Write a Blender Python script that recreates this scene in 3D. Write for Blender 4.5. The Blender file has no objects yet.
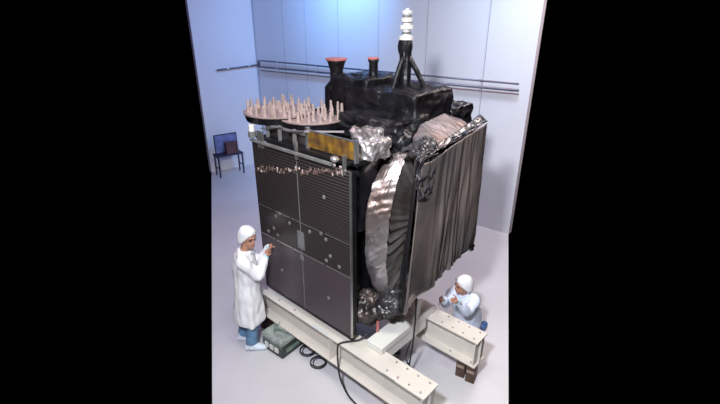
import bpy, math, random
from math import sin, cos, pi, radians, sqrt
from mathutils import Vector, Matrix, noise
random.seed(4)
S = bpy.context.scene
COL = S.collection
# ------------------------------------------------------------------ frame
H = 4.1                                     # eye height: photographed from a gantry
TH = radians(47.5)
UX = Vector((sin(TH), -cos(TH), 0)); VX = Vector((cos(TH), sin(TH), 0))
O = Vector((-0.0676, 3.787, 0))
YAW = math.atan2(UX.y, UX.x)
def W(u, v, z=0): return O + UX*u + VX*v + Vector((0, 0, z))

# ------------------------------------------------------------------ helpers
def link(o, parent=None):
    COL.objects.link(o)
    if parent is not None: o.parent = parent
    return o
def tag(o, label=None, cat=None, group=None, kind=None):
    if label: o['label'] = label
    if cat: o['category'] = cat
    if group: o['group'] = group
    if kind: o['kind'] = kind
    return o
def empty(name, loc, rz=0.0):
    o = bpy.data.objects.new(name, None); o.empty_display_size = .1
    o.location = loc; o.rotation_euler = (0, 0, rz)
    return link(o)

class MB:
    def __init__(s): s.v = []; s.f = []; s.off = Vector((0, 0, 0))
    def add(s, vs, fs):
        n = len(s.v); s.v += [Vector(p) for p in vs]; s.f += [tuple(i+n for i in f) for f in fs]; return s
    def box(s, a, b):
        x0, y0, z0 = a; x1, y1, z1 = b
        return s.add([(x0,y0,z0),(x1,y0,z0),(x1,y1,z0),(x0,y1,z0),(x0,y0,z1),(x1,y0,z1),(x1,y1,z1),(x0,y1,z1)],
              [(0,3,2,1),(4,5,6,7),(0,1,5,4),(1,2,6,5),(2,3,7,6),(3,0,4,7)])
    def bbox(s, a, b, c=.01):
        """box with chamfered edges"""
        x0,y0,z0 = a; x1,y1,z1 = b
        def ring(i, z):
            return [(x0+i+c,y0+i,z),(x1-i-c,y0+i,z),(x1-i,y0+i+c,z),(x1-i,y1-i-c,z),(x1-i-c,y1-i,z),(x0+i+c,y1-i,z),(x0+i,y1-i-c,z),(x0+i,y0+i+c,z)]
        return s.loft([ring(c, z0), ring(0, z0+c), ring(0, z1-c), ring(c, z1)])
    def loft(s, rings, cap=True, close=True):
        m = len(rings[0]); vs = [p for r in rings for p in r]; fs = []
        for i in range(len(rings)-1):
            for j in range(m if close else m-1):
                k = (j+1) % m
                fs.append((i*m+j, i*m+k, (i+1)*m+k, (i+1)*m+j))
        if cap: fs.append(tuple(reversed(range(m)))); fs.append(tuple((len(rings)-1)*m+j for j in range(m)))
        return s.add(vs, fs)
    def tube(s, pts, r, n=10, cap=True):
        pts = [Vector(p) for p in pts]; rr = r if isinstance(r, (list, tuple)) else [r]*len(pts)
        rings = []; up = None
        for i, p in enumerate(pts):
            d = (pts[min(i+1, len(pts)-1)] - pts[max(i-1, 0)]).normalized()
            if up is None:
                up = Vector((0,0,1)) if abs(d.z) < .9 else Vector((1,0,0))
            a = (up - d*up.dot(d)).normalized(); b = d.cross(a); up = a
            q = rr[i]; q = q if isinstance(q, tuple) else (q, q)
            rings.append([p + a*(cos(2*pi*k/n)*q[0]) + b*(sin(2*pi*k/n)*q[1]) for k in range(n)])
        return s.loft(rings, cap)
    def lathe(s, c, prof, n=24, cap=True):
        c = Vector(c)
        return s.loft([[c + Vector((cos(2*pi*k/n)*r, sin(2*pi*k/n)*r, z)) for k in range(n)] for r, z in prof], cap)
    def ell(s, c, r, n=14, m=9, rot=None):
        c = Vector(c); rings = []
        for i in range(m+1):
            t = -pi/2 + pi*(i+.001)/(m+.002); ring = []
            for k in range(n):
                q = Vector((r[0]*cos(t)*cos(2*pi*k/n), r[1]*cos(t)*sin(2*pi*k/n), r[2]*sin(t)))
                ring.append(c + (rot @ q if rot else q))
            rings.append(ring)
        return s.loft(rings, True)
    def grid(s, nu, nv, f):
        vs = [f(i/nu, j/nv) for i in range(nu+1) for j in range(nv+1)]
        fs = [(i*(nv+1)+j, (i+1)*(nv+1)+j, (i+1)*(nv+1)+j+1, i*(nv+1)+j+1) for i in range(nu) for j in range(nv)]
        return s.add(vs, fs)
    def build(s, name, mat, parent=None, smooth=False, z=0.0, bevel=0, kind=None, label=None):
        me = bpy.data.meshes.new(name)
        me.from_pydata([tuple(p) for p in s.v], [], s.f); me.validate(); me.update()
        import bmesh
        bm = bmesh.new(); bm.from_mesh(me)
        bmesh.ops.remove_doubles(bm, verts=bm.verts, dist=1e-5)
        bmesh.ops.recalc_face_normals(bm, faces=bm.faces)
        bm.to_mesh(me); bm.free()
        if mat: me.materials.append(mat)
        if smooth:
            for p in me.polygons: p.use_smooth = True
        o = bpy.data.objects.new(name, me); link(o, parent)
        o.location.z = z
        if bevel:
            m = o.modifiers.new('bevel', 'BEVEL'); m.width = bevel; m.segments = 2; m.limit_method = 'ANGLE'
        if kind: o['kind'] = kind
        if label: o['label'] = label
        return o

def ridge(p, sc, seed=0):
    q = Vector(p)*sc + Vector((seed*7.3, seed*3.1, seed*5.7))
    a = 1-abs(noise.noise(q))*2; b = 1-abs(noise.noise(q*2.3+Vector((9, 4, 2))))*2
    return a*.65 + b*.35 - .5
def crumple(o, amp, sc, seed=0, cuts=0):
    """pleat and crease a foil surface along its normals"""
    import bmesh
    me = o.data; bm = bmesh.new(); bm.from_mesh(me)
    if cuts:
        bmesh.ops.triangulate(bm, faces=[f for f in bm.faces if len(f.verts) > 4])
        bmesh.ops.subdivide_edges(bm, edges=bm.edges[:], cuts=cuts, use_grid_fill=True)
    bm.normal_update()
    d = [(v, v.normal.copy()*amp*ridge(v.co, sc, seed)) for v in bm.verts]
    for v, q in d: v.co += q
    for f in bm.faces: f.smooth = True
    bm.to_mesh(me); bm.free()
    return o

# ------------------------------------------------------------------ materials
def mat(name, col, rough=.5, metal=0.0, spec=.5, var=0.0, vscale=6, bump=0.0, bscale=30, kind='noise', col2=None, coat=0, trans=0, alpha=1, emit=None, seed=0):
    m = bpy.data.materials.new(name); m.use_nodes = True
    nt = m.node_tree; N = nt.nodes; L = nt.links; b = N['Principled BSDF']
    b.inputs['Roughness'].default_value = rough; b.inputs['Metallic'].default_value = metal
    b.inputs['Specular IOR Level'].default_value = spec
    b.inputs['Coat Weight'].default_value = coat
    b.inputs['Transmission Weight'].default_value = trans
    b.inputs['Alpha'].default_value = alpha
    tc = N.new('ShaderNodeTexCoord')
    c4 = (*col, 1)
    if var or col2:
        n = N.new('ShaderNodeTexNoise'); n.inputs['Scale'].default_value = vscale; n.inputs['Detail'].default_value = 5
        L.new(tc.outputs['Object'], n.inputs['Vector'])
        r = N.new('ShaderNodeValToRGB')
        r.color_ramp.elements[0].position = .35; r.color_ramp.elements[1].position = .65
        if col2: a, e = c4, (*col2, 1)
        else: a, e = tuple(x*(1-var) for x in col)+(1,), tuple(min(1, x*(1+var)) for x in col)+(1,)
        r.color_ramp.elements[0].color = a; r.color_ramp.elements[1].color = e
        L.new(n.outputs['Fac'], r.inputs['Fac']); L.new(r.outputs['Color'], b.inputs['Base Color'])
    else:
        b.inputs['Base Color'].default_value = c4
    if bump:
        if kind == 'voronoi':
            t = N.new('ShaderNodeTexVoronoi'); t.inputs['Scale'].default_value = bscale; o = t.outputs['Distance']
        else:
            t = N.new('ShaderNodeTexNoise'); t.inputs['Scale'].default_value = bscale; t.inputs['Detail'].default_value = 6; o = t.outputs['Fac']
        L.new(tc.outputs['Object'], t.inputs['Vector'])
        bp = N.new('ShaderNodeBump'); bp.inputs['Strength'].default_value = bump; bp.inputs['Distance'].default_value = .03
        L.new(o, bp.inputs['Height']); L.new(bp.outputs['Normal'], b.inputs['Normal'])
    if emit:
        b.inputs['Emission Color'].default_value = (*emit[0], 1); b.inputs['Emission Strength'].default_value = emit[1]
    return m

M = {}
M['floor'] = mat('floor_vinyl', (.62, .60, .62), .38, var=.06, vscale=.9, bump=.03, bscale=4)
M['wall'] = mat('wall_paint', (.74, .74, .79), .55, var=.02, vscale=.6)
M['seam'] = mat('wall_seam', (.42, .42, .50), .7)
M['conduit'] = mat('conduit_grey', (.16, .16, .22), .4, .5, var=.2, vscale=3)
M['conduit_red'] = mat('conduit_brown', (.22, .12, .14), .5, .1)
M['mli'] = mat('black_blanket', (.006, .006, .008), .34, 0, .5, var=.3, vscale=5, bump=.5, bscale=9)
M['mli_sat'] = mat('black_satin', (.007, .0065, .008), .42, 0, .35, var=.4, vscale=4, bump=.7, bscale=11)
M['blackmetal'] = mat('black_metal', (.012, .012, .014), .4, .3, .5, var=.3)
M['silver'] = mat('silver_foil', (.50, .475, .475), .36, .7, bump=.15, bscale=9, col2=(.34, .29, .27), vscale=5)
M['goldfoil'] = mat('tan_foil', (.46, .44, .45), .34, .85, col2=(.19, .12, .09), vscale=1.5)
M['greyfoil'] = mat('grey_foil', (.15, .145, .16), .45, .5, col2=(.15, .10, .085), vscale=2.2)
M['paletan'] = mat('pale_foil', (.42, .39, .38), .30, .8, col2=(.20, .16, .14), vscale=4)
M['darkfoil'] = mat('dark_foil', (.11, .085, .08), .38, .5, bump=.2, bscale=9, col2=(.02, .02, .02), vscale=5)
M['kapton'] = mat('amber_film', (.50, .27, .04), .3, .6, col2=(.16, .08, .045), vscale=9, bump=.3, bscale=20)
M['sheet'] = mat('grey_plastic', (.225, .185, .165), .24, .35, .7, col2=(.105, .095, .095), vscale=1.5, coat=.3)
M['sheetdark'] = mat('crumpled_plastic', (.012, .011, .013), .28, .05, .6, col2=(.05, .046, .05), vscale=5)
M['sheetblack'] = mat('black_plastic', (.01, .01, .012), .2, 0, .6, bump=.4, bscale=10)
M['alu'] = mat('brushed_metal', (.55, .54, .52), .35, .9, var=.15)
M['greyedge'] = mat('grey_composite', (.19, .185, .18), .5, .2, var=.2)
M['whitepaint'] = mat('white_paint', (.72, .70, .66), .45, var=.03)
M['cream'] = mat('cream_steel', (.63, .585, .525), .42, var=.05, vscale=3)
M['bolt'] = mat('bolt_steel', (.40, .38, .38), .4, .8)
M['platepink'] = mat('plate_film', (.36, .27, .25), .4, .3, var=.12, vscale=12)
M['helix'] = mat('helix_film', (.44, .345, .31), .4, .25, var=.15, vscale=10)
M['coppertone'] = mat('copper_tone', (.16, .10, .085), .45, .3, var=.3)
M['terracotta'] = mat('red_cap', (.45, .14, .12), .5, 0, var=.1)
M['wood'] = mat('dark_wood', (.10, .055, .035), .6, col2=(.05, .028, .018), vscale=14)
M['woodlight'] = mat('tan_wood', (.36, .26, .21), .6, var=.2, vscale=10)
M['cable'] = mat('black_cable', (.012, .012, .013), .5)
M['casegreen'] = mat('green_case', (.16, .22, .18), .5, var=.3, vscale=9)
M['casegrey'] = mat('grey_case', (.30, .33, .31), .5, var=.3, vscale=14)
M['casedark'] = mat('case_dark', (.03, .045, .035), .5)
M['deskdark'] = mat('dark_table', (.02, .02, .05), .5)
M['board'] = mat('blue_grey_panel', (.16, .20, .42), .5, var=.3, vscale=5)
M['boxbrown'] = mat('brown_box', (.10, .045, .05), .6, var=.3)
M['skin'] = mat('skin', (.42, .21, .14), .5, var=.06, vscale=8)
M['hair'] = mat('hair', (.02, .014, .01), .6)
M['coat'] = mat('white_cotton', (.82, .81, .83), .75, var=.03, bump=.25, bscale=8)
M['coatblue'] = mat('pale_blue_cotton', (.66, .72, .86), .75, var=.03, bump=.25, bscale=8)
M['tape'] = mat('pale_blue_tape', (.50, .58, .62), .4)
M['tapegreen'] = mat('green_tape', (.20, .28, .24), .5)
M['jeans'] = mat('blue_denim', (.14, .27, .44), .8, var=.2, vscale=12)
M['cover'] = mat('shoe_cover', (.72, .78, .88), .6, var=.05)
M['bluecover'] = mat('blue_shoe_cover', (.05, .12, .30), .5, var=.5, vscale=20)
M['glove'] = mat('pale_glove', (.45, .68, .75), .5)
M['eye'] = mat('eye_dark', (.01, .008, .008), .3)
M['lip'] = mat('lip', (.30, .10, .08), .5)
M['lampglass'] = mat('lamp_diffuser', (.9, .9, .9), .4, emit=((1, .97, .92), 2.0))
M['ceil'] = mat('ceiling_paint', (.7, .7, .72), .8, var=.02)

def solar_mat():
    """dark cells: fine horizontal rows, coarser and paler in the upper third"""
    m = bpy.data.materials.new('solar_cells'); m.use_nodes = True
    nt = m.node_tree; N = nt.nodes; L = nt.links; b = N['Principled BSDF']
    tc = N.new('ShaderNodeTexCoord'); sp = N.new('ShaderNodeSeparateXYZ'); L.new(tc.outputs['Object'], sp.inputs[0])
    def mth(op, a, bb=None, c=None):
        n = N.new('ShaderNodeMath'); n.operation = op
        for i, q in enumerate((a, bb, c)):
            if q is None: continue
            if isinstance(q, (int, float)): n.inputs[i].default_value = q
            else: L.new(q, n.inputs[i])
        return n.outputs[0]
    z = sp.outputs['Z']; x = sp.outputs['X']
    row = mth('LESS_THAN', mth('FRACT', mth('MULTIPLY', z, 30)), .24)        # cell rows
    colm = mth('LESS_THAN', mth('FRACT', mth('MULTIPLY', x, 21)), .10)       # cell columns
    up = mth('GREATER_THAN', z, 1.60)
    line = mth('MULTIPLY', row, mth('ADD', mth('MULTIPLY', up, .75), .12))
    line = mth('MAXIMUM', line, mth('MULTIPLY', colm, .10))
    mx = N.new('ShaderNodeMix'); mx.data_type = 'RGBA'
    L.new(line, mx.inputs[0])
    cm = N.new('ShaderNodeMix'); cm.data_type = 'RGBA'      # base colour: paler below, darker above
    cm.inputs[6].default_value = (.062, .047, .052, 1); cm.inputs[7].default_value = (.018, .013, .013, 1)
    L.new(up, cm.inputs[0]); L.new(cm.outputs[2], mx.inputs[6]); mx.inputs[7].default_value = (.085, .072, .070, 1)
    L.new(mx.outputs[2], b.inputs['Base Color'])
    b.inputs['Roughness'].default_value = .33; b.inputs['Specular IOR Level'].default_value = .45
    return m
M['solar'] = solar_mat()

# ------------------------------------------------------------------ the room
# plan of the corner of the hall that the photograph shows
CORNER = Vector((-2.80, 12.50, 0))
BR = Vector((2.97, 7.80, 0)); LL = Vector((-4.12, 11.50, 0))
wdir = (BR-CORNER).normalized(); ldir = (LL-CORNER).normalized()
TOP = 6.2
mb = MB()
mb.add([(-4.12, 11.50, 0), (-2.80, 12.50, 0), (2.97, 7.80, 0), (1.50, 3.05, 0), (1.50, -4, 0), (-1.49, -4, 0), (-1.49, 3.05, 0)], [tuple(range(7))])
mb.add([(p.x, p.y, -.15) for p in mb.v[:7]], [tuple(reversed(range(7)))])
for i in range(7): mb.f.append((i, (i+1) % 7, 7+(i+1) % 7, 7+i))
mb.build('floor', M['floor'], kind='structure')
def wall(name, a, b, n, m=M['wall'], top=TOP, t=.15):
    q = MB(); n = n.normalized()*t
    q.add([a, b, b+n, a+n, a+Vector((0,0,top)), b+Vector((0,0,top)), b+n+Vector((0,0,top)), a+n+Vector((0,0,top))],
          [(0,3,2,1),(4,5,6,7),(0,1,5,4),(1,2,6,5),(2,3,7,6),(3,0,4,7)])
    return q.build(name, m, kind='structure')
nb = Vector((-wdir.y, wdir.x, 0));  nb = nb if nb.y > 0 else -nb
nl = Vector((-ldir.y, ldir.x, 0));  nl = nl if nl.y > 0 else -nl
wall('wall_back', CORNER, BR, nb); wall('wall_left', LL, CORNER, nl)
wall('wall_front', Vector((-5, -4, 0)), Vector((5, -4, 0)), Vector((0, -1, 0)))
MB().box((-5, -4, TOP), (5, 12.6, TOP+.15)).build('ceiling', M['ceil'], kind='structure')
PIT = radians(23.5); F = 439.0
def ray(x, y):
    a = (x-360)/F; b = -(y-202)/F
    return Vector((a, cos(PIT)+b*sin(PIT), -sin(PIT)+b*cos(PIT)))
def onwall(x, y, p0, n, off=0):
    r = ray(x, y); c = Vector((0, 0, H)); t = (p0-c).dot(n)/r.dot(n)
    return c + r*t - n*off
# panel joints of the two walls, upright battens (positions along the wall in metres)
k = 0
for d, w_ in ((1.14, .014), (1.93, .012), (2.98, .012), (4.12, .012), (5.30, .014), (6.55, .018)):
    k += 1
    a = CORNER + wdir*d
    q = MB(); t = wdir*w_/2; m = -nb*.006
    q.add([a-t, a+t, a+t+m, a-t+m]+[p+Vector((0,0,TOP)) for p in (a-t, a+t, a+t+m, a-t+m)],
          [(0,3,2,1),(4,5,6,7),(0,1,5,4),(1,2,6,5),(2,3,7,6),(3,0,4,7)])
    q.build('trim_%d' % k, M['seam'], kind='structure')
q = MB(); q.tube([CORNER+Vector((.0, -.02, 0)), CORNER+Vector((.0, -.02, TOP))], .02, 6); q.build('trim_7', M['seam'], kind='structure')
# conduits strung along the walls
def conduit(px, m, label, p0=CORNER, n=nb, r=.017, off=.06, clamps=5):
    a, b = (onwall(x, y, p0, n, off) for x, y in px)
    o = MB().tube([a, a.lerp(b, .5), b], r, 8).build('wall_conduit', m, smooth=True)
    tag(o, label, 'pipe', 'conduits along the back wall')
    for i in range(clamps):
        c = a.lerp(b, (i+.5)/clamps)
        MB().tube([c-(b-a).normalized()*.025, c+(b-a).normalized()*.025], r*1.35, 8).build('clamp', M['alu'], o)
        MB().tube([c, c+n*(off)], .008, 6).build('standoff', M['alu'], o)
    return o
conduit(((262, 60.3), (520, 83.5)), M['conduit'], 'topmost of the long grey conduits running along the back wall')
conduit(((262, 66.6), (520, 90.1)), M['conduit'], 'middle grey conduit of the three along the back wall', r=.02)
conduit(((262, 70.2), (520, 93.6)), M['conduit_red'], 'lowest and thinnest conduit, brownish, along the back wall', r=.011)
o = conduit(((216, 70.0), (258, 64.5)), M['conduit'], 'short dark conduit on the left wall running into the corner', LL, nl, r=.02, off=.06, clamps=2)
del o['group']
jb = MB(); c = onwall(258.6, 63.5, LL, nl, .06); jb.bbox(c-Vector((.05, .05, .09)), c+Vector((.05, .05, .09)), .012)
tag(jb.build('junction_box', M['conduit']), 'small grey junction box where the conduits meet in the corner', 'electrical box')

# ------------------------------------------------------------------ support stand
stand = empty('support_stand', W(0, 0, .33), YAW)
tag(stand, 'heavy cream painted steel beam stand carrying the satellite', 'stand')
ZB = -.33
def ibeam(u0, u1, v0, v1, z0, z1):
    vc = (v0+v1)/2; t = .022; prof = [(v0,z0),(v1,z0),(v1,z0+t),(vc+.012,z0+t),(vc+.012,z1-t),(v1,z1-t),(v1,z1),(v0,z1),(v0,z1-t),(vc-.012,z1-t),(vc-.012,z0+t),(v0,z0+t)]
    q = MB(); q.loft([[(u, v, z) for v, z in prof] for u in (u0, u1)])
    return q
for (v0, v1) in ((-.06, .20), (.98, 1.22)):
    bm_ = ibeam(-2.0 if v0 < 0 else -1.6, .97, v0, v1, .33, .70).build('beam', M['cream'], stand, z=ZB, bevel=.004)
    for u in [.90-.14*i for i in range(4)]+[-1.0, -1.3]:
        for v in (v0+.05, v1-.05):
            MB().lathe((u, v, .70), [(.012, -.002), (.012, .008), (.006, .010)], 8).build('bolt', M['bolt'], bm_)
    for u in (.9, .62) if v0 > 0 else (.9, .76):
        MB().lathe((u, v0+.05, .352), [(.012, 0), (.012, .008), (.006, .010)], 8).build('bolt', M['bolt'], bm_)
    MB().box((.93, v0+.012, .352), (.945, v1-.012, .678)).build('end_plate', M['cream'], bm_)
    MB().box((-.35, v0+.012, .352), (-.335, v1-.012, .678)).build('stiffener', M['cream'], bm_)
near_ = [o_ for o_ in stand.children if o_.name.startswith('beam')][0]
MB().box((-.62, -.055, .7003), (-.36, -.035, .7022)).build('label_tape', M['tape'], near_)
MB().box((.45, -.0615, .685), (.62, -.0603, .699)).build('label_tape', M['tapegreen'], near_)
MB().box((-1.95, .21, .45), (-1.80, .97, .70)).build('cross_beam', M['cream'], stand, z=ZB, bevel=.006)
cb = MB().box((.08, .12, .705), (.30, 1.15, .79)).build('cross_beam', M['whitepaint'], stand, z=ZB, bevel=.006)
MB().box((.09, .205, .56), (.29, .975, .704)).build('web', M['whitepaint'], cb, bevel=.004)
MB().tube([(.085, .30, .80), (.085, .30, .93)], .018, 8).build('lifting_pin', M['terracotta'], cb)
MB().box((-.95, .1, .705), (-.80, 1.1, .85)).build('cross_beam', M['cream'], stand, z=ZB, bevel=.006)

# timber blocks under the beams
def timber(u, v, label):
    r = empty('timber_block', W(u, v, 0), YAW+radians(14))
    tag(r, label, 'wooden block', 'timber blocks under the beams')
    MB().bbox((-.055, -.08, 0), (.055, .08, .33), .004).build('block', M['wood'], r)
    MB().box((-.045, -.087, .15), (.045, -.08, .185)).build('cleat', M['woodlight'], r)
    return r
timber(.735, 1.15, 'dark timber block under the far beam end, left of the pair')
timber(.87, 1.15, 'dark timber block under the far beam end, right of the pair')
timber(-1.75, .07, 'dark timber block under the near beam, behind the standing worker and the case')

# ------------------------------------------------------------------ the satellite
sat = empty('satellite', W(0, 0, .75), YAW)
tag(sat, 'large boxy satellite in black blankets with a dark solar array and foil-wrapped reflectors', 'satellite')
ZS = -.75
def P(mb_, name, m, par=sat, **k):
    return mb_.build(name, m, par, z=ZS if par is sat else 0, **k)
# bus
q = P(MB().box((-1.46, .12, 1.0), (-.22, 2.1, 2.76)), 'bus_body', M['mli']); crumple(q, .03, 5, 1, 24)
q = P(MB().box((-1.2, .3, .86), (-.1, 1.6, 1.06)), 'thruster_deck', M['darkfoil']); crumple(q, .09, 6, 2, 18)
q = P(MB().ell((-.10, .34, 1.02), (.20, .20, .18), 60, 40), 'thruster_blanket', M['darkfoil']); crumple(q, .06, 9, 3); crumple(q, .02, 26, 4)
q = P(MB().ell((-.04, .60, .99), (.20, .28, .17), 60, 40), 'thruster_blanket', M['sheetdark']); crumple(q, .07, 8, 5); crumple(q, .02, 24, 6)
q = P(MB().ell((.16, .50, 1.13), (.16, .24, .12), 60, 40), 'thruster_blanket', M['sheetdark']); crumple(q, .06, 8, 6); crumple(q, .02, 24, 7)
q = P(MB().ell((-.14, .15, .98), (.06, .06, .10), 30, 20), 'thruster_blanket', M['darkfoil']); crumple(q, .03, 14, 7)
q = P(MB().box((-1.5, .10, 2.76), (-.04, 2.15, 2.81)), 'deck_panel', M['blackmetal'])
P(MB().tube([(-.14, .10, 2.2), (-.14, .10, 1.96)], .03, 10).add(*[[(-.19,.075,1.92),(-.09,.075,1.92),(-.09,.105,1.92),(-.19,.105,1.92),(-.19,.075,2.0),(-.09,.075,2.0),(-.09,.105,2.0),(-.19,.105,2.0)], [(0,3,2,1),(4,5,6,7),(0,1,5,4),(1,2,6,5),(2,3,7,6),(3,0,4,7)]]), 'latch', M['greyedge'])

# solar array: folded stack of panels
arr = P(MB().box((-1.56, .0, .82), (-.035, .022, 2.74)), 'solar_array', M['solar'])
for i in range(2):
    MB().box((-1.55, .034+i*.03, .83), (-.03, .052+i*.03, 2.73)).build('folded_panel', M['blackmetal'], arr)
MB().box((-.04, -.004, .82), (-.028, .020, 2.74)).add([], []).build('edge_strip', M['alu'], arr)
MB().box((-1.568, -.004, .82), (-1.56, .02, 2.74)).build('edge_strip', M['blackmetal'], arr)
MB().box((-1.56, -.005, .812), (-.035, .02, .822)).build('edge_strip', M['blackmetal'], arr)
MB().box((-.803, -.003, .82), (-.793, .0, 2.74)).build('centre_seam', M['greyedge'], arr)
for z in (1.975, 1.588):
    for a, b in ((-1.55, -1.29), (-1.25, -.97), (-.95, -.44), (-.40, -.04)):
        MB().box((a, -.004, z-.006), (b, .0, z+.006)).build('hinge_line', M['alu'], arr)
MB().box((-.855, -.006, 1.64), (-.745, .0, 1.86)).build('cover_plate', M['greyedge'], arr)
ARR = []
def onv(x, y, c):
    r = ray(x, y); cc = O.dot(VX)+c; t = cc/r.dot(VX); p = Vector((0,0,H))+r*t-O
    return (p.dot(UX), c, p.z)
for (x, y) in ((324,197),(276,216),(279.6,213.5),(289.6,223),(309.7,231.7),(321,233.5),(326,239.5),(268.5,231),(274,228),(278,235),(282,270),(330.4,256),(326.4,260.5),(339.3,266.8),(328.6,298)):
    u, v, z = onv(x, y, 0)
    q = MB(); n = 10
    q.loft([[(u+cos(2*pi*k/n)*rr, d, z+sin(2*pi*k/n)*rr) for k in range(n)] for rr, d in ((.022, 0), (.022, -.006), (.012, -.008))])
    q.build('tie_down', M['greyedge'], arr)
MB().box((-.83, -.005, 1.50), (-.77, 0, 1.56)).build('cover_plate', M['greyedge'], arr)
# row of small copper-coloured pieces below the top of the array
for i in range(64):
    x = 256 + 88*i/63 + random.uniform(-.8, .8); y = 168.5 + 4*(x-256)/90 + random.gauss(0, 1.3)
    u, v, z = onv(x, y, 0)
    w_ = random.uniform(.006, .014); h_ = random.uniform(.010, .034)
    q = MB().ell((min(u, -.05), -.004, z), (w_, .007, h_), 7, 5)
    q.build('band_piece', M['coppertone'] if random.random() < .88 else M['helix'], arr)
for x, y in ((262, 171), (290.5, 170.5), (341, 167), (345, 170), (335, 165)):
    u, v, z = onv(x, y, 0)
    MB().ell((u, -.008, z), (.018, .010, .016), 8, 6).build('band_piece', M['helix'], arr)
# top rail of the array
P(MB().box((-1.57, -.03, 2.755), (-.26, .01, 2.778)), 'edge_rail', M['greyedge'])
P(MB().box((-1.5, .012, 2.79), (-.06, .06, 2.82)), 'edge_rail', M['blackmetal'])
for u in (-1.44, -1.38, -.80, -.11):
    P(MB().box((u, -.02, 2.70), (u+.025, .01, 2.89)), 'bracket', M['alu'])
P(MB().ell((-.22, -.01, 2.83), (.05, .04, .03), 10, 7), 'hinge_cover', M['silver'])
# amber film panel and shelf posts in front of the deck
k_ = P(MB().grid(30, 8, lambda a, b: Vector((-.70+.66*a, .10+.004*sin(a*40), 2.83+.17*b))), 'film_panel', M['kapton'])
m_ = k_.modifiers.new('solid', 'SOLIDIFY'); m_.thickness = .012
P(MB().box((-.72, .085, 3.0), (-.04, .10, 3.012)), 'shelf_edge', M['alu'])
P(MB().box((-.735, .08, 2.80), (-.70, .12, 3.03)), 'post', M['alu'])
P(MB().box((-.06, .08, 2.80), (-.03, .12, 3.02)), 'post', M['alu'])
P(MB().box((-1.45, .16, 2.80), (-.74, .22, 2.93)), 'cable_shelf', M['darkfoil'])
P(MB().box((-1.50, .10, 2.93), (-.74, .13, 2.95)), 'shelf_edge', M['greyedge'])
for u in (-1.42, -1.2, -.95):
    P(MB().box((u, .09, 2.80), (u+.03, .12, 2.97)), 'post', M['greyedge'])
P(MB().tube([(-1.0, .05, 2.95), (-.72, .06, 2.99), (-.40, .3, 3.0)], .012, 6), 'strut', M['alu'])
P(MB().tube([(-1.45, .05, 2.90), (-1.1, .07, 2.97)], .01, 6), 'strut', M['alu'])
ant = P(MB().lathe((-1.54, -.01, 2.87), [(.035, 0), (.035, .07), (.03, .075)], 12), 'sensor', M['whitepaint'], smooth=False)
MB().lathe((-1.54, -.01, 2.80), [(.045, 0), (.045, .07)], 12).build('sensor_base', M['greyedge'], ant)

# two round plates of upright elements
def elements(par, c, r, n, z, h0, h1, seed):
    rnd = random.Random(seed)
    pts = []
    for ring, cnt in ((.86, int(n*.5)), (.58, int(n*.3)), (.28, int(n*.17)), (0.02, 1)):
        for i in range(cnt):
            a = 2*pi*i/cnt + ring*2
            pts.append((c[0]+r*ring*cos(a), c[1]+r*ring*sin(a)))
    for x, y in pts:
        h = rnd.uniform(h0, h1); q = MB()
        q.lathe((x, y, z), [(.022, 0), (.019, h*.15), (.016, h*.6), (.014, h), (.005, h+.006)], 8)
        q.build('helix_element', M['helix'], par)
def plate(c, r, z, seed, n=24):
    p = P(MB().lathe((c[0], c[1], z), [(r*.96, -.014), (r, -.006), (r, .006), (r*.97, .010)], 28), 'antenna_plate', M['platepink'])
    MB().lathe((c[0], c[1], z), [(r*.6, -.10), (r*.93, -.085), (r*.97, -.016)], 24).build('backing', M['mli_sat'], p)
    elements(p, c, r, n, z+.010, .07, .125, seed)
    MB().lathe((c[0], c[1], z-.13), [(.10, -.10), (.08, .04)], 12).build('pedestal', M['blackmetal'], p)
    return p
plate((-1.56, .40), .41, 3.03, 1, 40)
plate((-1.13, .55), .385, 3.0, 2, 34)

def soft(o, amp, sc, seed, cuts):
    """a draped box: rounded, then creased"""
    import bmesh
    crumple(o, 0, 1, 0, cuts)
    bm = bmesh.new(); bm.from_mesh(o.data)
    for i in range(3): bmesh.ops.smooth_vert(bm, verts=bm.verts, factor=.5, use_axis_x=True, use_axis_y=True, use_axis_z=True)
    bm.to_mesh(o.data); bm.free()
    crumple(o, amp, sc, seed)
    return o
# deck equipment under black blankets
def blanket(a, b, seed, amp=.06, name='deck_blanket', m='mli_sat', sc=4, cuts=14, sink=0):
    q = P(MB().box(a, b), name, M[m]); return soft(q, amp, sc, seed, cuts)
blanket((-1.06, .98, 2.82), (-.03, 1.70, 3.31), 11, .05, cuts=26)
blanket((-.80, .62, 2.82), (.0, 1.2, 3.08), 12, .08, cuts=22)
blanket((-1.32, 1.0, 2.82), (-.72, 1.6, 3.40), 13, .04, cuts=20)
blanket((-1.36, .75, 2.82), (-.60, 1.0, 3.02), 14, .05, cuts=20)
q = P(MB().box((-.36, 1.72, 2.81), (-.02, 2.16, 3.07)), 'deck_blanket', M['mli']); soft(q, .045, 6, 15, 22)
q = P(MB().box((-.55, .55, 2.81), (-.16, .88, 3.0)), 'foil_wrap', M['silver']); soft(q, .055, 7, 16, 26)
q = P(MB().box((-.20, .22, 2.80), (.04, .50, 2.97)), 'foil_wrap', M['silver']); soft(q, .05, 8, 17, 22)
q = P(MB().ell((.06, .68, 2.92), (.10, .12, .10), 34, 24), 'deck_blanket', M['mli']); crumple(q, .05, 7, 18)
q = P(MB().box((-.30, .2, 2.0), (-.12, 1.9, 2.85)), 'side_blanket', M['mli']); soft(q, .04, 5, 19, 24)

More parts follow.
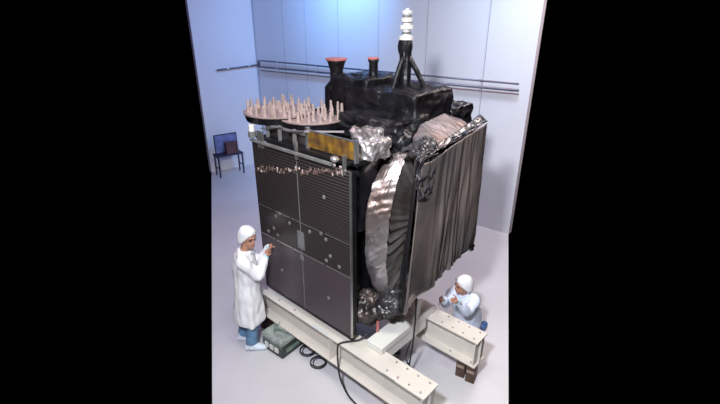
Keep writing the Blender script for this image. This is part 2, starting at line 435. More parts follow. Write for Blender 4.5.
# feed horns
def horn(c, z, r, body, nm):
    h = P(MB().lathe((c[0], c[1], 0), [(r*body, z-.75), (r*body*.95, z-.32), (r*.62, z-.24), (r*.60, z-.12), (r*.82, z-.02), (r*.9, z)], 20), nm, M['mli_sat'], smooth=True)
    MB().lathe((c[0], c[1], 0), [(r*.92, z-.002), (r, z+.006), (r, z+.022), (r*.9, z+.026)], 20).build('rim', M['terracotta'], h)
    return h
horn((-1.40, 1.20), 3.55, .135, 1.2, 'feed_horn')
h2 = P(MB().lathe((-.80, 1.2, 0), [(.06, 2.9), (.06, 3.33), (.055, 3.34), (.05, 3.56), (.062, 3.58), (.062, 3.60)], 16), 'feed_horn', M['mli_sat'], smooth=True)
MB().lathe((-.80, 1.2, 0), [(.064, 3.60), (.066, 3.605), (.066, 3.617), (.06, 3.62)], 16).build('rim', M['terracotta'], h2)
# antenna tower
tc_ = (-.50, 1.40)
tw = P(MB().tube([(tc_[0], tc_[1], 3.2), (tc_[0], tc_[1], 3.45), (tc_[0], tc_[1], 3.80)], [.075, .07, .06], 12), 'antenna_mast', M['mli'])
crumple(tw, .02, 12, 4, 4)
MB().ell((tc_[0]-.01, tc_[1], 3.74), (.088, .078, .13), 14, 10).build('mast_wrap', M['mli_sat'], tw)
for (du, dv, r_) in ((.25, .12, .026), (-.20, .05, .028), (.0, -.24, .028)):
    MB().tube([(tc_[0], tc_[1], 3.68), (tc_[0]+du*.45, tc_[1]+dv*.45, 3.50), (tc_[0]+du, tc_[1]+dv, 3.22)], [r_*1.3, r_*1.2, r_], 8).build('brace', M['mli'], tw)
MB().lathe((tc_[0], tc_[1], 3.80), [(.05, 0), (.08, .01), (.08, .05), (.045, .055), (.045, .115), (.075, .12), (.075, .16), (.042, .165), (.042, .19), (.062, .195), (.062, .235), (.04, .24), (.04, .27), (.056, .275), (.056, .305), (.02, .31), (.02, .33)], 18).build('antenna_stack', M['whitepaint'], tw)
for z in (3.87, 3.985, 4.04):
    MB().lathe((tc_[0], tc_[1], z), [(.05, 0), (.05, .022)], 14).build('antenna_ring', M['greyedge'], tw)

# ---- reflectors folded against the side, seen edge-on
def resample(poly, n):
    pts = [Vector(p) for p in poly]; L_ = [0]
    m = len(pts)
    for i in range(m): L_.append(L_[-1]+(pts[(i+1) % m]-pts[i]).length)
    out = []
    for k in range(n):
        d = L_[-1]*k/n
        i = max(j for j in range(m) if L_[j] <= d)
        t = (d-L_[i])/(L_[i+1]-L_[i]); out.append(pts[i].lerp(pts[(i+1) % m], t))
    return out
def drum(name, back, ub, front, uf, dome, mface, mrim, seed, amp=.02):
    """foil-wrapped dish: a wide rim band between two outlines and a domed face"""
    n = 260; B = resample(back, n); Fp = resample(front, n)
    root = P(MB(), name, None) if False else None
    q = MB(); rings = []
    for i in range(25):
        t = i/24
        rings.append([Vector((ub+(uf-ub)*t + .0, *(B[k].lerp(Fp[k], t)))) for k in range(n)])
    q.loft(rings, False)
    rim = P(q, name, mrim)
    # pleats run across the band and fan out from its edges
    me = rim.data
    cx = sum((p.x for p in Fp))/n; cz = sum((p.y for p in Fp))/n
    for v in me.vertices:
        d = Vector((0, v.co.y-cx, v.co.z-cz)).normalized()
        a = math.atan2(v.co.z-cz, v.co.y-cx)
        t = (v.co.x-ub)/(uf-ub)
        w = noise.noise(Vector((a*34+t*5, t*.7, seed)))*.55 + noise.noise(Vector((a*75-t*7, t*1.2, seed+2)))*.30 + noise.noise(Vector((a*6, t*1.5, seed+8)))*.8
        w += .5*sin(t*pi)
        v.co += d*amp*w + Vector((amp*.6*noise.noise(Vector((a*9, t*3, seed+4))), 0, 0))
    for p_ in me.polygons: p_.use_smooth = True
    c = Vector((uf, cx, cz)); f = MB(); rings = []
    for i in range(12):
        t = i/11.0*.985
        rings.append([Vector((uf + dome*sin(t*pi/2)*.999, Fp[k].x+(cx-Fp[k].x)*t, Fp[k].y+(cz-Fp[k].y)*t)) for k in range(n)])
    f.loft(rings, False); f.f.append(tuple(len(f.v)-n+k for k in range(n)))
    for p_ in me.polygons: p_.use_smooth = True
    fc = f.build('dish_face', mface, rim, smooth=True)
    for v in fc.data.vertices:
        a = math.atan2(v.co.z-cz, v.co.y-cx); rr = Vector((v.co.y-cx, v.co.z-cz)).length
        v.co.x += amp*(1.9*noise.noise(Vector((a*12, rr*1.5, seed)))+1.2*noise.noise(Vector((a*40, rr*2, seed+5))))*min(1, rr*2)
    return rim
front1 = [(.40, 1.60), (.44, 2.16), (.545, 2.55), (.72, 2.86), (1.05, 2.98), (1.5, 2.98), (1.78, 2.7), (1.9, 2.2), (1.9, 1.7), (1.75, 1.25), (1.45, 1.0), (.95, .98), (.60, 1.02), (.48, 1.22)]
back1 = [(.30, 1.60), (.29, 2.18), (.40, 2.50), (.62, 2.75), (.95, 2.86), (1.45, 2.9), (1.75, 2.65), (1.9, 2.2), (1.9, 1.7), (1.75, 1.25), (1.45, .98), (.95, .93), (.66, .96), (.44, 1.22)]
drum('reflector', back1, -.10, front1, .10, .03, M['paletan'], M['goldfoil'], 3, .018)
front2 = [(.44, 1.95), (.46, 2.60), (.52, 2.86), (.80, 2.94), (1.30, 3.01), (1.42, 2.9), (1.46, 2.2), (1.45, 1.65), (1.15, 1.5), (.75, 1.48), (.48, 1.5)]
back2 = [(.80, 1.95), (.72, 2.65), (.68, 2.97), (.80, 3.08), (1.20, 3.12), (1.60, 2.99), (1.70, 2.4), (1.68, 1.7), (1.4, 1.45), (.95, 1.35), (.85, 1.5)]
drum('reflector', back2, .17, front2, .47, .03, M['darkfoil'], M['greyfoil'], 8, .02)

# ---- plastic sheet draped over the outer reflector (a thing of its own)
sheet = empty('plastic_sheet', W(.5, .8, 1.3), YAW)
tag(sheet, 'grey see-through plastic sheet hanging in folds over the outer foil-wrapped reflector', 'plastic sheet')
def interp(xs, t):
    for (a, p), (b, r) in zip(xs, xs[1:]):
        if t <= b: return p + (r-p)*(t-a)/(b-a)
    return xs[-1][1]
def sheet_pt(s, t):
    # s along the hem from the satellite side round the corner and along the face, t downwards
    topz = interp([(0, 2.95), (.2, 2.88), (.35, 2.87), (.6, 2.95), (1, 3.04)], s)
    botz = interp([(0, 1.36), (.2, 1.34), (.27, 1.33), (.36, 1.42), (.5, 1.42), (.7, 1.49), (1, 1.61)], s)
    if s < .25:
        k = s/.25; u = .42+.13*k; v = .42-.12*k-.14*t*k
    else:
        k = (s-.25)/.75; u = .555; v = .30+(1.44-.30)*k - .14*(1-k)*t + .03*k*t
    z = topz+(botz-topz)*t
    g = s*8.5+.9*sin(s*9)
    fold = (noise.noise(Vector((g, t*.9, 1)))*1.0 + noise.noise(Vector((g*2.7, t*1.4, 5)))*.4 - abs(noise.noise(Vector((g*1.6+t*1.2, t, 15))))*.8)*(.012+.04*t)
    fold -= abs(noise.noise(Vector((g*.8+3, t*2, 9))))*.03*t
    fold += .006*noise.noise(Vector((g*6, t*3, 21)))
    tuck = -.05*max(0, t-.9)*10*.5
    if s < .25: v += -fold*.8
    else: u += fold + tuck*.5
    z += .02*noise.noise(Vector((g, 0, 3)))*t
    return Vector((u-.5, v-.8, z-1.3))
q = MB().grid(150, 70, sheet_pt).build('front_drape', M['sheet'], sheet, smooth=True)
m_ = q.modifiers.new('solid', 'SOLIDIFY'); m_.thickness = .004
def side_pt(s, t):
    topz = interp([(0, 2.86), (1, 2.93)], s); botz = interp([(0, 1.10), (.6, 1.18), (1, 1.30)], s)
    u = .15+.35*s; v = (.82-.27*t)+((.30-.10*t)-(.82-.27*t))*s
    z = topz+(botz-topz)*t
    v -= .03*noise.noise(Vector((s*7, t*2.2, 2))) + .02*noise.noise(Vector((s*16, t*4, 7)))
    return Vector((u-.5, v-.8, z-1.3))
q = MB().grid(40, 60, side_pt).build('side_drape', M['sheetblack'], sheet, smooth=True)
m_ = q.modifiers.new('solid', 'SOLIDIFY'); m_.thickness = .004
# gathered hem over the top front edge
def hem(s, t):
    v = .28+1.2*s; z = interp([(0, 2.90), (.4, 2.95), (1, 3.05)], s); a = t*pi*1.1
    return Vector((.49+.03*sin(a)+.022*noise.noise(Vector((v*14, t, 3)))-.5, v-.8, z+.012*t + .012*noise.noise(Vector((v*11, t*2, 6)))-1.3))
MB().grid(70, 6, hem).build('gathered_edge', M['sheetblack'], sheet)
q = MB().ell((.50-.5, 1.47-.8, 1.56-1.3), (.05, .05, .05), 16, 10).build('gathered_knot', M['sheetblack'], sheet); crumple(q, .04, 14, 2)
def flap(s, t):
    # loose corner of the sheet thrown back over the rim
    a = Vector((.52, .30, 2.90)).lerp(Vector((.50, .62, 2.96)), s); b = Vector((.15, .46, 2.86)).lerp(Vector((.30, .62, 2.99)), s)
    p = a.lerp(b, t) + Vector((0, 0, .05*sin(t*pi)))
    p += Vector((ridge((s*.5, t*.5, 0), 6, 1), ridge((s*.5, t*.5, 2), 6, 2), ridge((s*.5, t*.5, 4), 5, 3)))*.045
    return p - Vector((.5, .8, 1.3))
q = MB().grid(30, 40, flap).build('corner_flap', M['sheetdark'], sheet, smooth=True)
m_ = q.modifiers.new('solid', 'SOLIDIFY'); m_.thickness = .004
def flap2(s, t):
    a = Vector((.54, .27, 2.92)).lerp(Vector((.54, .55, 2.93)), s); b = Vector((.56, .24, 2.55)).lerp(Vector((.555, .46, 2.50)), s)
    p = a.lerp(b, t) + Vector((1, -.3, 0))*.05*ridge((s*.5, t*.6, 3), 5, 6) + Vector((0, .03*noise.noise(Vector((t*4, s, 2))), 0))
    return p - Vector((.5, .8, 1.3))
def topflap(s, t):
    v = .55+.95*s; z0 = interp([(0, 2.93), (.4, 2.96), (1, 3.05)], s)
    w_ = .05+.07*s
    return Vector((.525-w_*t-.5, v+.05*t-.8, z0+.045*t+.01*noise.noise(Vector((v*13, t*2, 5)))-1.3))
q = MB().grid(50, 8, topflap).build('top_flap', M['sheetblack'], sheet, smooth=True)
m_ = q.modifiers.new('solid', 'SOLIDIFY'); m_.thickness = .004
q = MB().grid(20, 30, flap2).build('corner_flap', M['sheetdark'], sheet, smooth=True)
m_ = q.modifiers.new('solid', 'SOLIDIFY'); m_.thickness = .004

# ------------------------------------------------------------------ things round the stand
def uvw(pts): return [W(*p) for p in pts]
def smooth_path(pts, n=6):
    pts = [Vector(p) for p in pts]; out = []
    for i in range(len(pts)-1):
        p0 = pts[max(i-1, 0)]; p1 = pts[i]; p2 = pts[i+1]; p3 = pts[min(i+2, len(pts)-1)]
        for k in range(n):
            t = k/n
            out.append(.5*((2*p1)+(p2-p0)*t+(2*p0-5*p1+4*p2-p3)*t*t+(3*p1-p0-3*p2+p3)*t**3))
    out.append(pts[-1]); return out
def cable(pts, label, r=.011, group=None):
    o = MB().tube(smooth_path(uvw(pts)), r, 8).build('cable', M['cable'], smooth=True)
    return tag(o, label, 'cable', group)
cable([(.02, .22, .78), (-.03, .12, .722), (-.10, .03, .715), (-.15, -.05, .715), (-.17, -.085, .66), (-.16, -.09, .40), (-.12, -.10, .25), (-.02, -.10, .10), (.05, -.08, .02), (.12, -.09, .013), (.30, -.16, .013)],
      'black cable crossing the near beam and trailing to the floor at the front')
cable([(.36, .62, 1.22), (.38, .60, .95), (.38, .58, .62), (.34, .60, .30), (.26, .72, .10), (.20, .80, .03), (.15, .82, .015)],
      'right strand of black cable looping down from under the plastic sheet', .010)
cable([(.30, .66, .55), (.22, .72, .35), (.16, .77, .12), (.15, .82, .03)],
      'short left strand of black cable beside the loop under the sheet', .008)
for i, (u, v) in enumerate(((-.93, .11), (-.67, .06))):
    pts = [(u+(.09+.02*sin(a*.11))*cos(a*.25), v+(.09+.02*sin(a*.13))*sin(a*.25), .009+.012*(a/25)) for a in range(0, 76)]
    tag(MB().tube(uvw(pts), .006, 6).build('cable_coil', M['cable'], smooth=True),
        ('coil of black cable on the floor under the beam, next to the green case' if i == 0 else 'coil of black cable on the floor under the beam, farther from the green case'), 'cable', 'cable coils')
q = MB().tube([W(-.18, .78, .045), W(-.10, .84, .045), W(-.02, .90, .045)], [.035, .045, .04], 14)
tag(q.build('cylinder_fitting', M['casedark']), 'small dark cylindrical fitting lying on the floor between the beams', 'fitting')

# green equipment case with loose gear on top
c = (-1.27, .0)
case = empty('equipment_case', W(c[0], c[1], 0), YAW+radians(4))
tag(case, 'squat green-grey equipment case with bright front latches beside the standing worker', 'case')
MB().bbox((-.19, -.22, 0), (.19, .22, .19), .012).build('case_body', M['casedark'], case)
MB().bbox((-.195, -.225, .19), (.195, .225, .26), .012).build('lid', M['casegrey'], case)
for i in range(3):
    MB().box((-.13+i*.095, -.232, .07), (-.065+i*.095, -.22, .14)).build('latch', M['whitepaint'], case)
MB().box((.19, -.15, .07), (.202, .15, .12)).build('side_rail', M['casegreen'], case)
MB().box((-.185, -.226, .165), (.185, -.22, .18)).build('front_strip', M['casegreen'], case)
tag(MB().bbox(W(c[0], c[1], .26)+Vector((-.12, -.06, 0)), W(c[0], c[1], .26)+Vector((.05, .09, .06)), .01).build('pouch', M['casegreen']), 'green pouch lying on the lid of the equipment case', 'pouch')
tag(MB().tube(smooth_path([W(c[0]-.05, c[1]-.02, .345), W(c[0]+.02, c[1]-.08, .35), W(c[0]+.10, c[1]-.03, .285), W(c[0]+.12, c[1]+.08, .285)]), .012, 8).build('hose', M['casegrey']), 'short grey hose curled over the equipment case', 'hose')

# ------------------------------------------------------------------ table by the left wall
tb = empty('work_table', Vector((-3.55, 11.36, 0)), math.atan2(ldir.y, ldir.x))
tag(tb, 'small dark-topped table with thin legs against the left wall', 'table')
TWD, TD, TH_ = .72, .34, .60
MB().bbox((-TWD/2, -TD/2, TH_-.04), (TWD/2, TD/2, TH_), .006).build('table_top', M['deskdark'], tb)
for sx in (-1, 1):
    for sy in (-1, 1):
        x, y = sx*(TWD/2-.03), sy*(TD/2-.03)
        MB().tube([(x, y, 0), (x, y, TH_-.03)], .022, 8).build('leg', M['deskdark'], tb)
    MB().tube([(sx*(TWD/2-.03), -TD/2+.03, .25), (sx*(TWD/2-.03), TD/2-.03, .25)], .014, 8).build('stretcher', M['deskdark'], tb)
def tbl(x, y, z): 
    m = Matrix.Rotation(math.atan2(ldir.y, ldir.x), 4, 'Z'); return Vector((-3.55, 11.36, 0)) + m @ Vector((x, y, z))
RT = math.atan2(ldir.y, ldir.x)
bd = empty('display_board', tbl(.0, -.08, TH_), RT)
tag(bd, 'blue-grey framed board standing on the dark table by the left wall', 'board')
MB().box((-.29, -.012, .0), (.29, .012, .50)).build('board_panel', M['board'], bd)
q = MB().box((-.30, -.02, 0), (.30, .02, .02)).box((-.30, -.02, .49), (.30, .02, .51)).box((-.31, -.02, 0), (-.29, .02, .51)).box((.29, -.02, 0), (.31, .02, .51))
q.build('board_frame', M['deskdark'], bd)
bx = empty('storage_box', tbl(-.08, .06, TH_), RT)
tag(bx, 'small dark brown box standing in front of the framed board on the table', 'box')
MB().bbox((-.16, -.08, 0), (.16, .08, .29), .006).build('box_body', M['boxbrown'], bx)
MB().bbox((-.165, -.085, .29), (.165, .085, .31), .004).build('lid', M['boxbrown'], bx)

# ------------------------------------------------------------------ people
def remeshed(q, name, m, parent, vox=.007, smooth_it=3):
    tmp = q.build('tmp', m)
    r = tmp.modifiers.new('r', 'REMESH'); r.mode = 'VOXEL'; r.voxel_size = vox; r.use_smooth_shade = True
    s_ = tmp.modifiers.new('s', 'SMOOTH'); s_.iterations = smooth_it; s_.factor = .5
    dg = bpy.context.evaluated_depsgraph_get(); dg.update()
    me = bpy.data.meshes.new_from_object(tmp.evaluated_get(dg)); me.name = name
    bpy.data.objects.remove(tmp)
    if not me.materials: me.materials.append(m)
    o = bpy.data.objects.new(name, me); link(o, parent); return o
def hand(q, wr, d, palm_n, scale=1.0, curl=.5):
    """palm, four curled fingers and a thumb; d = finger direction, palm_n = direction the palm faces"""
    d = Vector(d).normalized(); n = Vector(palm_n); n = (n-d*n.dot(d)).normalized(); s_ = d.cross(n)
    wr = Vector(wr)
    q.tube([wr, wr+d*.03*scale, wr+d*.085*scale], [(.022, .024), (.018, .036), (.014, .038)], 12)
    for i, (off, ln) in enumerate(((-.030, .068), (-.010, .078), (.010, .072), (.028, .056))):
        p = wr+d*.08*scale+s_*off*scale; dd = d.copy(); pts = [p-d*.02, p]
        for j in range(3):
            dd = (dd + n*curl*.45).normalized(); p = p+dd*ln*scale*(.42, .32, .26)[j]; pts.append(p)
        q.tube(pts, [.0095, .0095, .009, .008, .006], 8)
    p = wr+d*.02*scale-s_*.024*scale; dd = (d*.55-s_*.8+n*.3).normalized(); pts = [p]
    for j in range(3):
        p = p+dd*.032*scale; dd = (dd+d*.35+n*.15).normalized(); pts.append(p)
    q.tube(pts, [.013, .011, .010, .007], 8)
def head(q, c, yaw, pitch, r=1.0):
    R_ = Matrix.Rotation(yaw, 3, 'Z') @ Matrix.Rotation(-pitch, 3, 'X')      # +y is forward
    c = Vector(c)
    f = lambda x, y, z: c + R_ @ Vector((x*r, y*r, z*r))
    q.ell(f(0, -.01, .03), (.074*r, .092*r, .088*r), 20, 14, R_)
    q.ell(f(0, .022, -.045), (.056*r, .062*r, .068*r), 18, 12, R_)
    q.ell(f(0, .068, -.088), (.024*r, .020*r, .020*r), 12, 8, R_)
    q.tube([f(0, .078, .018), f(0, .100, -.018), f(0, .084, -.034)], [.009*r, .015*r, .010*r], 10)
    q.ell(f(-.012, .084, -.030), (.009*r,)*3, 8, 6); q.ell(f(.012, .084, -.030), (.009*r,)*3, 8, 6)
    q.ell(f(0, .082, -.055), (.020*r, .012*r, .010*r), 10, 6, R_)
    q.tube([f(-.045, .074, .028), f(0, .084, .032), f(.045, .074, .028)], .010*r, 8)
    for s_ in (-1, 1): q.ell(f(s_*.076, -.008, -.012), (.009*r, .018*r, .030*r), 10, 8, R_)
    return f, R_
def face_parts(f, R_, body, r=1.0):
    for s_ in (-1, 1):
        MB().ell(f(s_*.030, .079, .006), (.012*r, .007*r, .007*r), 10, 6, R_).build('eye', M['eye'], body)
        MB().tube([f(s_*.012, .090, .030), f(s_*.032, .088, .036), f(s_*.052, .074, .028)], .0045*r, 6).build('eyebrow', M['hair'], body)
    MB().tube([f(-.022, .085, -.054), f(0, .094, -.055), f(.022, .085, -.054)], .006*r, 6).build('mouth', M['lip'], body)
def cap(f, R_, body, m, r=1.0, puff=1.0, seed=1):
    q = MB(); rings = []; n = 28
    for i in range(12):
        t = i/11; a = t*pi*.5
        ring = []
        for k in range(n):
            b = 2*pi*k/n
            fr = max(0, sin(b))                       # forward edge sits higher on the brow
            low = -.062+.140*fr**1.1
            z = low + (.128*puff-low)*sin(a)
            rad = 1.0 if t < .25 else cos((t-.25)/.75*pi/2)**.75
            w = .012*noise.noise(Vector((b*4, t*3, seed)))
            ring.append(f((.089+w)*cos(b)*rad*puff, -.022+(.100+w)*sin(b)*rad*puff - .012*(1-fr), z))
        rings.append(ring)
    q.loft(rings, True)
    o = q.build('hair_cap', m, body, smooth=True); return o
def tubeE(q, pts, rad, n=16): return q.tube(smooth_path(pts, 4), smooth_r(rad, 4), n)
def smooth_r(rad, n):
    out = []
    for i in range(len(rad)-1):
        a = rad[i] if isinstance(rad[i], tuple) else (rad[i],)*2; b = rad[i+1] if isinstance(rad[i+1], tuple) else (rad[i+1],)*2
        for k in range(n):
            t = k/n; t = t*t*(3-2*t); out.append((a[0]+(b[0]-a[0])*t, a[1]+(b[1]-a[1])*t))
    out.append(rad[-1] if isinstance(rad[-1], tuple) else (rad[-1],)*2); return out
def cloth(q, name, m, parent, amp=.01, sc=7, seed=0, vox=.012):
    o = remeshed(q, name, m, parent, vox, 2)
    me = o.data; me.update()
    nn = [v.normal.copy() for v in me.vertices]
    for v, nv in zip(me.vertices, nn):
        p = v.co
        v.co = p + nv*amp*(noise.noise(Vector((p.x*sc*1.4, p.y*sc*1.4, p.z*sc*.5+seed)))+.5*noise.noise(Vector((p.x*sc*2.6, p.y*sc*2.6, p.z*sc*1.2+seed))))
    for p in me.polygons: p.use_smooth = True
    return o
def vring(c, rx, ry, n=28, tilt=0, seed=0, wob=0):
    return [Vector((c[0]+cos(2*pi*k/n)*rx*(1+wob*noise.noise(Vector((cos(2*pi*k/n)*2.2, sin(2*pi*k/n)*2.2, seed)))), c[1]+sin(2*pi*k/n)*ry*(1+wob*noise.noise(Vector((cos(2*pi*k/n)*2.2, sin(2*pi*k/n)*2.2, seed+3)))), c[2]+tilt*sin(2*pi*k/n))) for k in range(n)]

# --- standing worker, left. Local +y = facing direction
FACE1 = math.atan2(.18, .98) - pi/2
p1 = empty('person', W(-1.61, -.335, .008), FACE1)
p1.rotation_euler = (radians(-3.4), 0, FACE1)            # leaning in towards the array
tag(p1, 'person standing in white coat, cap and blue trousers, hands raised to the solar panel', 'person')
q = MB()
hc = (0, .05, 1.60)
f1, R1 = head(q, hc, radians(-50), radians(4), 1.08)
tubeE(q, [(0, -.01, 1.36), (0, .0, 1.45), (0, .03, 1.54)], [.062, .052, .054])
tubeE(q, [(0, -.02, .88), (0, 0, 1.02), (0, -.01, 1.20), (0, -.01, 1.34), (0, -.01, 1.42)], [(.16, .11), (.145, .10), (.165, .115), (.165, .09), (.08, .05)])
arms1 = {}
for s_ in (-1, 1):
    sh = Vector((s_*.17, -.01, 1.36)); el = Vector((s_*.17, .16, 1.17)); wr = Vector((s_*.08+.02, .26, 1.41)) if s_ > 0 else Vector((-.04, .29, 1.45))
    tubeE(q, [Vector((s_*.08, -.01, 1.37)), sh, sh.lerp(el, .5), el, el.lerp(wr, .5), wr], [.06, .055, .046, .040, .036, .025])
    arms1[s_] = (sh, el, wr)
    hand(q, wr, (0, .35, 1) if s_ > 0 else (0, .6, .8), (0, 1, -.2), 1.0, .35)
    hip = Vector((s_*.09, -.02, .90)); kn = Vector((s_*.10, .03+.03*s_, .48)); an = Vector((s_*.10, -.02+.06*s_, .09))
    tubeE(q, [hip, hip.lerp(kn, .5), kn, kn.lerp(an, .4), an], [.085, .075, .054, .050, .036])
    q.tube([an+Vector((0, -.05, -.05)), an+Vector((0, .05, -.055)), an+Vector((0, .17, -.065))], [(.03, .035), (.035, .042), (.018, .035)], 12)
body = remeshed(q, 'body', M['skin'], p1, .007)
face_parts(f1, R1, body, 1.05)
cap(f1, R1, body, M['coat'], 1.05, 1.06)
# coat: one garment with sleeves, open hem at the knee
q = MB()
q.loft([vring((0, -.01, 1.45), .075, .07), vring((0, -.01, 1.42), .13, .085), vring((0, -.015, 1.36), .19, .12), vring((0, -.01, 1.22), .195, .145),
        vring((0, 0, 1.05), .19, .15), vring((0, .01, .90), .205, .165, wob=.05), vring((0, .015, .70), .215, .185, wob=.12), vring((0, .02, .48), .225, .20, wob=.2, seed=2), vring((0, .02, .44), .225, .20, wob=.22, seed=2)])
for s_ in (-1, 1):
    sh, el, wr = arms1[s_]
    tubeE(q, [Vector((s_*.07, -.01, 1.36)), sh, sh.lerp(el, .5), el, el.lerp(wr, .5), wr-(wr-el).normalized()*.02], [.09, .085, .074, .068, .06, .042])
cloth(q, 'coat', M['coat'], body, .018, 7, 1)
MB().tube([(0, .02, 1.42), (-.05, .075, 1.43), (.0, .10, 1.40), (.05, .075, 1.43), (0, .02, 1.42)], .014, 8).build('collar', M['coat'], body)
q = MB()
for s_ in (-1, 1):
    kn = Vector((s_*.10, .03+.03*s_, .48)); an = Vector((s_*.10, -.02+.06*s_, .09)); hip = Vector((s_*.09, -.02, .86))
    tubeE(q, [hip, hip.lerp(kn, .5), kn, kn.lerp(an, .5), an+Vector((0, 0, .01))], [.10, .09, .078, .075, .07])
cloth(q, 'trousers', M['jeans'], body, .012, 9, 4)
for s_ in (-1, 1):
    an = Vector((s_*.10, -.02+.06*s_, .09))
    q = MB(); q.tube([an+Vector((0, -.08, -.045)), an+Vector((0, -.03, -.03)), an+Vector((0, .06, -.04)), an+Vector((0, .17, -.055)), an+Vector((0, .20, -.06))], [(.03, .035), (.058, .052), (.052, .054), (.034, .050), (.015, .03)], 14)
    q.tube([an+Vector((0, -.02, -.02)), an+Vector((0, -.01, .05))], [.055, .05], 14)
    for p in q.v: p.z = max(p.z, .002)
    cloth(q, 'shoe_cover', M['cover'], body, .006, 14, 5, .009)
for s_ in (-1, 1):
    sh, el, wr = arms1[s_]
    MB().tube([wr-(wr-el).normalized()*.03, wr+(wr-el).normalized()*.015], [.036, .033], 12).build('glove_cuff', M['glove'], body)

# --- kneeling worker behind the far beam, right
FACE2 = math.atan2(-VX.y*.9 - .10, -VX.x) - pi/2
p2 = empty('person', W(.42, 1.74, 0), FACE2)
p2.scale = (.94, .94, .94)
tag(p2, 'person in white cap kneeling behind the far beam, reaching under the draped sheet', 'person')
q = MB()
f2, R2 = head(q, (0.0, .21, 1.00), radians(-34), radians(6), 1.05)
tubeE(q, [(0, .14, .80), (0, .17, .88), (0, .21, .96)], [.06, .052, .054])
tubeE(q, [(0, -.16, .26), (0, -.10, .40), (0, .03, .58), (0, .11, .74), (0, .14, .82)], [(.16, .12), (.15, .11), (.165, .115), (.165, .09), (.08, .05)])
arms2 = {}
for s_ in (-1, 1):
    sh = Vector((s_*.16, .12, .78)); el = Vector((s_*.17, .30, .68)) if s_ > 0 else Vector((-.15, .30, .70))
    wr = Vector((.10, .52, .90)) if s_ > 0 else Vector((-.10, .50, .95))
    tubeE(q, [Vector((s_*.07, .12, .78)), sh, sh.lerp(el, .5), el, el.lerp(wr, .5), wr], [.06, .055, .046, .040, .036, .025])
    arms2[s_] = (sh, el, wr)
    hand(q, wr, (-.1*s_, .8, .5), (-s_, .2, -.3), 1.0, .5)
    hip = Vector((s_*.09, -.14, .27)); kn = Vector((s_*.13, .22, .085)); an = Vector((s_*.12, -.22, .075))
    tubeE(q, [hip, hip.lerp(kn, .5), kn], [.095, .085, .060])
    tubeE(q, [kn, kn.lerp(an, .4), an], [.058, .052, .036])
    q.tube([an, an+Vector((0, -.06, -.02)), an+Vector((0, -.17, -.035))], [(.036, .036), (.034, .04), (.018, .034)], 12)
body2 = remeshed(q, 'body', M['skin'], p2, .007)
face_parts(f2, R2, body2)
cap(f2, R2, body2, M['coat'], 1.05, 1.06, 3)
q = MB()
q.loft([vring((0, .14, .85), .075, .07), vring((0, .13, .82), .13, .09), vring((0, .11, .75), .19, .13), vring((0, .06, .62), .20, .16), vring((0, -.02, .48), .20, .19),
        vring((0, -.05, .34), .19, .20, wob=.08), vring((0, -.01, .20), .21, .22, wob=.12), vring((0, .02, .07), .22, .24, wob=.15, seed=2), vring((0, .02, .03), .22, .24, wob=.15, seed=2)])
for s_ in (-1, 1):
    sh, el, wr = arms2[s_]
    tubeE(q, [Vector((s_*.07, .11, .78)), sh, sh.lerp(el, .5), el, el.lerp(wr, .5), wr-(wr-el).normalized()*.02], [.09, .085, .074, .068, .058, .042])
cloth(q, 'coat', M['coatblue'], body2, .018, 7, 6)
MB().tube([(0, .16, .84), (-.05, .20, .85), (.0, .235, .82), (.05, .20, .85), (0, .16, .84)], .014, 8).build('collar', M['coatblue'], body2)
for s_ in (-1, 1):
    an = Vector((s_*.12, -.24, .075)); q = MB()
    q.tube([an+Vector((0, .02, 0)), an+Vector((0, -.06, -.01)), an+Vector((0, -.15, -.02)), an+Vector((0, -.21, -.02))], [(.055, .055), (.062, .062), (.055, .060), (.03, .04)], 14)
    for p in q.v: p.z = max(p.z, .002)
    cloth(q, 'shoe_cover', M['bluecover'], body2, .008, 14, 5, .009)
    sh, el, wr = arms2[s_]
    MB().tube([wr-(wr-el).normalized()*.03, wr+(wr-el).normalized()*.015], [.036, .033], 12).build('glove_cuff', M['glove'], body2)

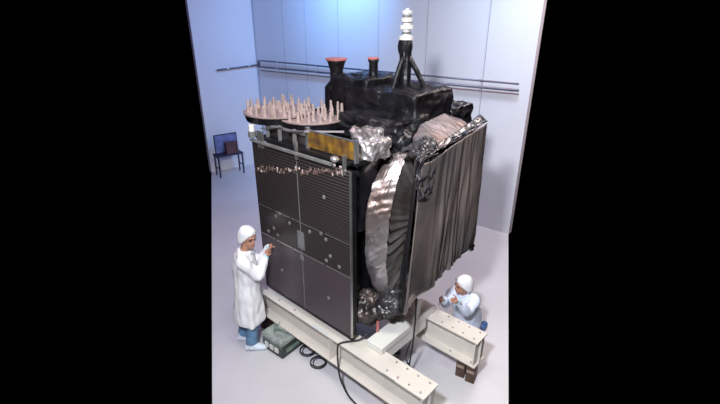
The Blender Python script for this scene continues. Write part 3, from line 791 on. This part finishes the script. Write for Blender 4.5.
# ------------------------------------------------------------------ lamps
def area(name, loc, target, size, power, col, spread=180):
    l = bpy.data.lights.new(name, 'AREA'); l.shape = 'RECTANGLE'; l.size, l.size_y = size; l.energy = power; l.color = col; l.spread = radians(spread)
    o = bpy.data.objects.new(name, l); link(o); o.location = loc
    o.rotation_euler = (Vector(target)-Vector(loc)).to_track_quat('-Z', 'Y').to_euler()
    return o
LAMPS = [
('ceiling_lamp_right', (2.6, 6.0, 6.1), (1.3, 4.6, 0), (1.5, 1.5), 111, (1, 0.86, 0.82), 140),
('ceiling_lamp_middle', (-1.9, 4.6, 6.1), (-1.5, 4.3, 0), (1.6, 1.2), 17, (1, 0.6, 1), 120),
('flash_lamp', (-.7, .3, 5.2), (1.4, 5.5, 1.8), (.35, .35), 215, (0.88, 0.91, 1), 120),
('ceiling_lamp_blue', (-.4, 8.8, 5.9), (-.9, 11.3, 3.6), (1.2, .8), 71, (0.19, 0.47, 1), 100),
('ceiling_lamp_left', (-4.0, 7.5, 6.0), (-3.3, 10.5, 1.5), (2, 2), 36, (0.28, 0.15, 1), 180),
('side_fill_light', (4.6, 5.6, 5.6), (2.5, 8.4, 1.8), (1.2, 1.2), 75, (1, 0.72, 0.74), 180),  # unseen fill light, added to lift the lower right wall
('ceiling_lamp_front', (-.2, 2.4, 6.1), (-.2, 2.8, 0), (2.0, 1.2), 68, (0.96, 1, 0.8), 130),
('wall_wash_light', (2.0, 6.6, 5.9), (2.4, 8.4, 2.8), (1.2, .8), 24, (0.5, 0.75, 1), 100),  # added wash light aimed at the right of the back wall, no fixture
]
for a_ in LAMPS: area(*a_)
w = bpy.data.worlds.new('hall_dark'); w.use_nodes = True
w.node_tree.nodes['Background'].inputs[0].default_value = (0, 0, 0, 1); w.node_tree.nodes['Background'].inputs[1].default_value = 0
S.world = w

# ------------------------------------------------------------------ camera
cd = bpy.data.cameras.new('camera'); cd.sensor_width = 36; cd.sensor_fit = 'HORIZONTAL'; cd.lens = F/720*36
cam = bpy.data.objects.new('camera', cd); link(cam); cam.location = (0, 0, H)
cam.rotation_euler = (radians(90)-PIT, 0, 0); S.camera = cam
cd.clip_start = .05
S.view_settings.view_transform = 'Standard'; S.view_settings.look = 'None'
S.view_settings.gamma = 1; S.view_settings.exposure = 0.0; S.view_settings.use_curve_mapping = False
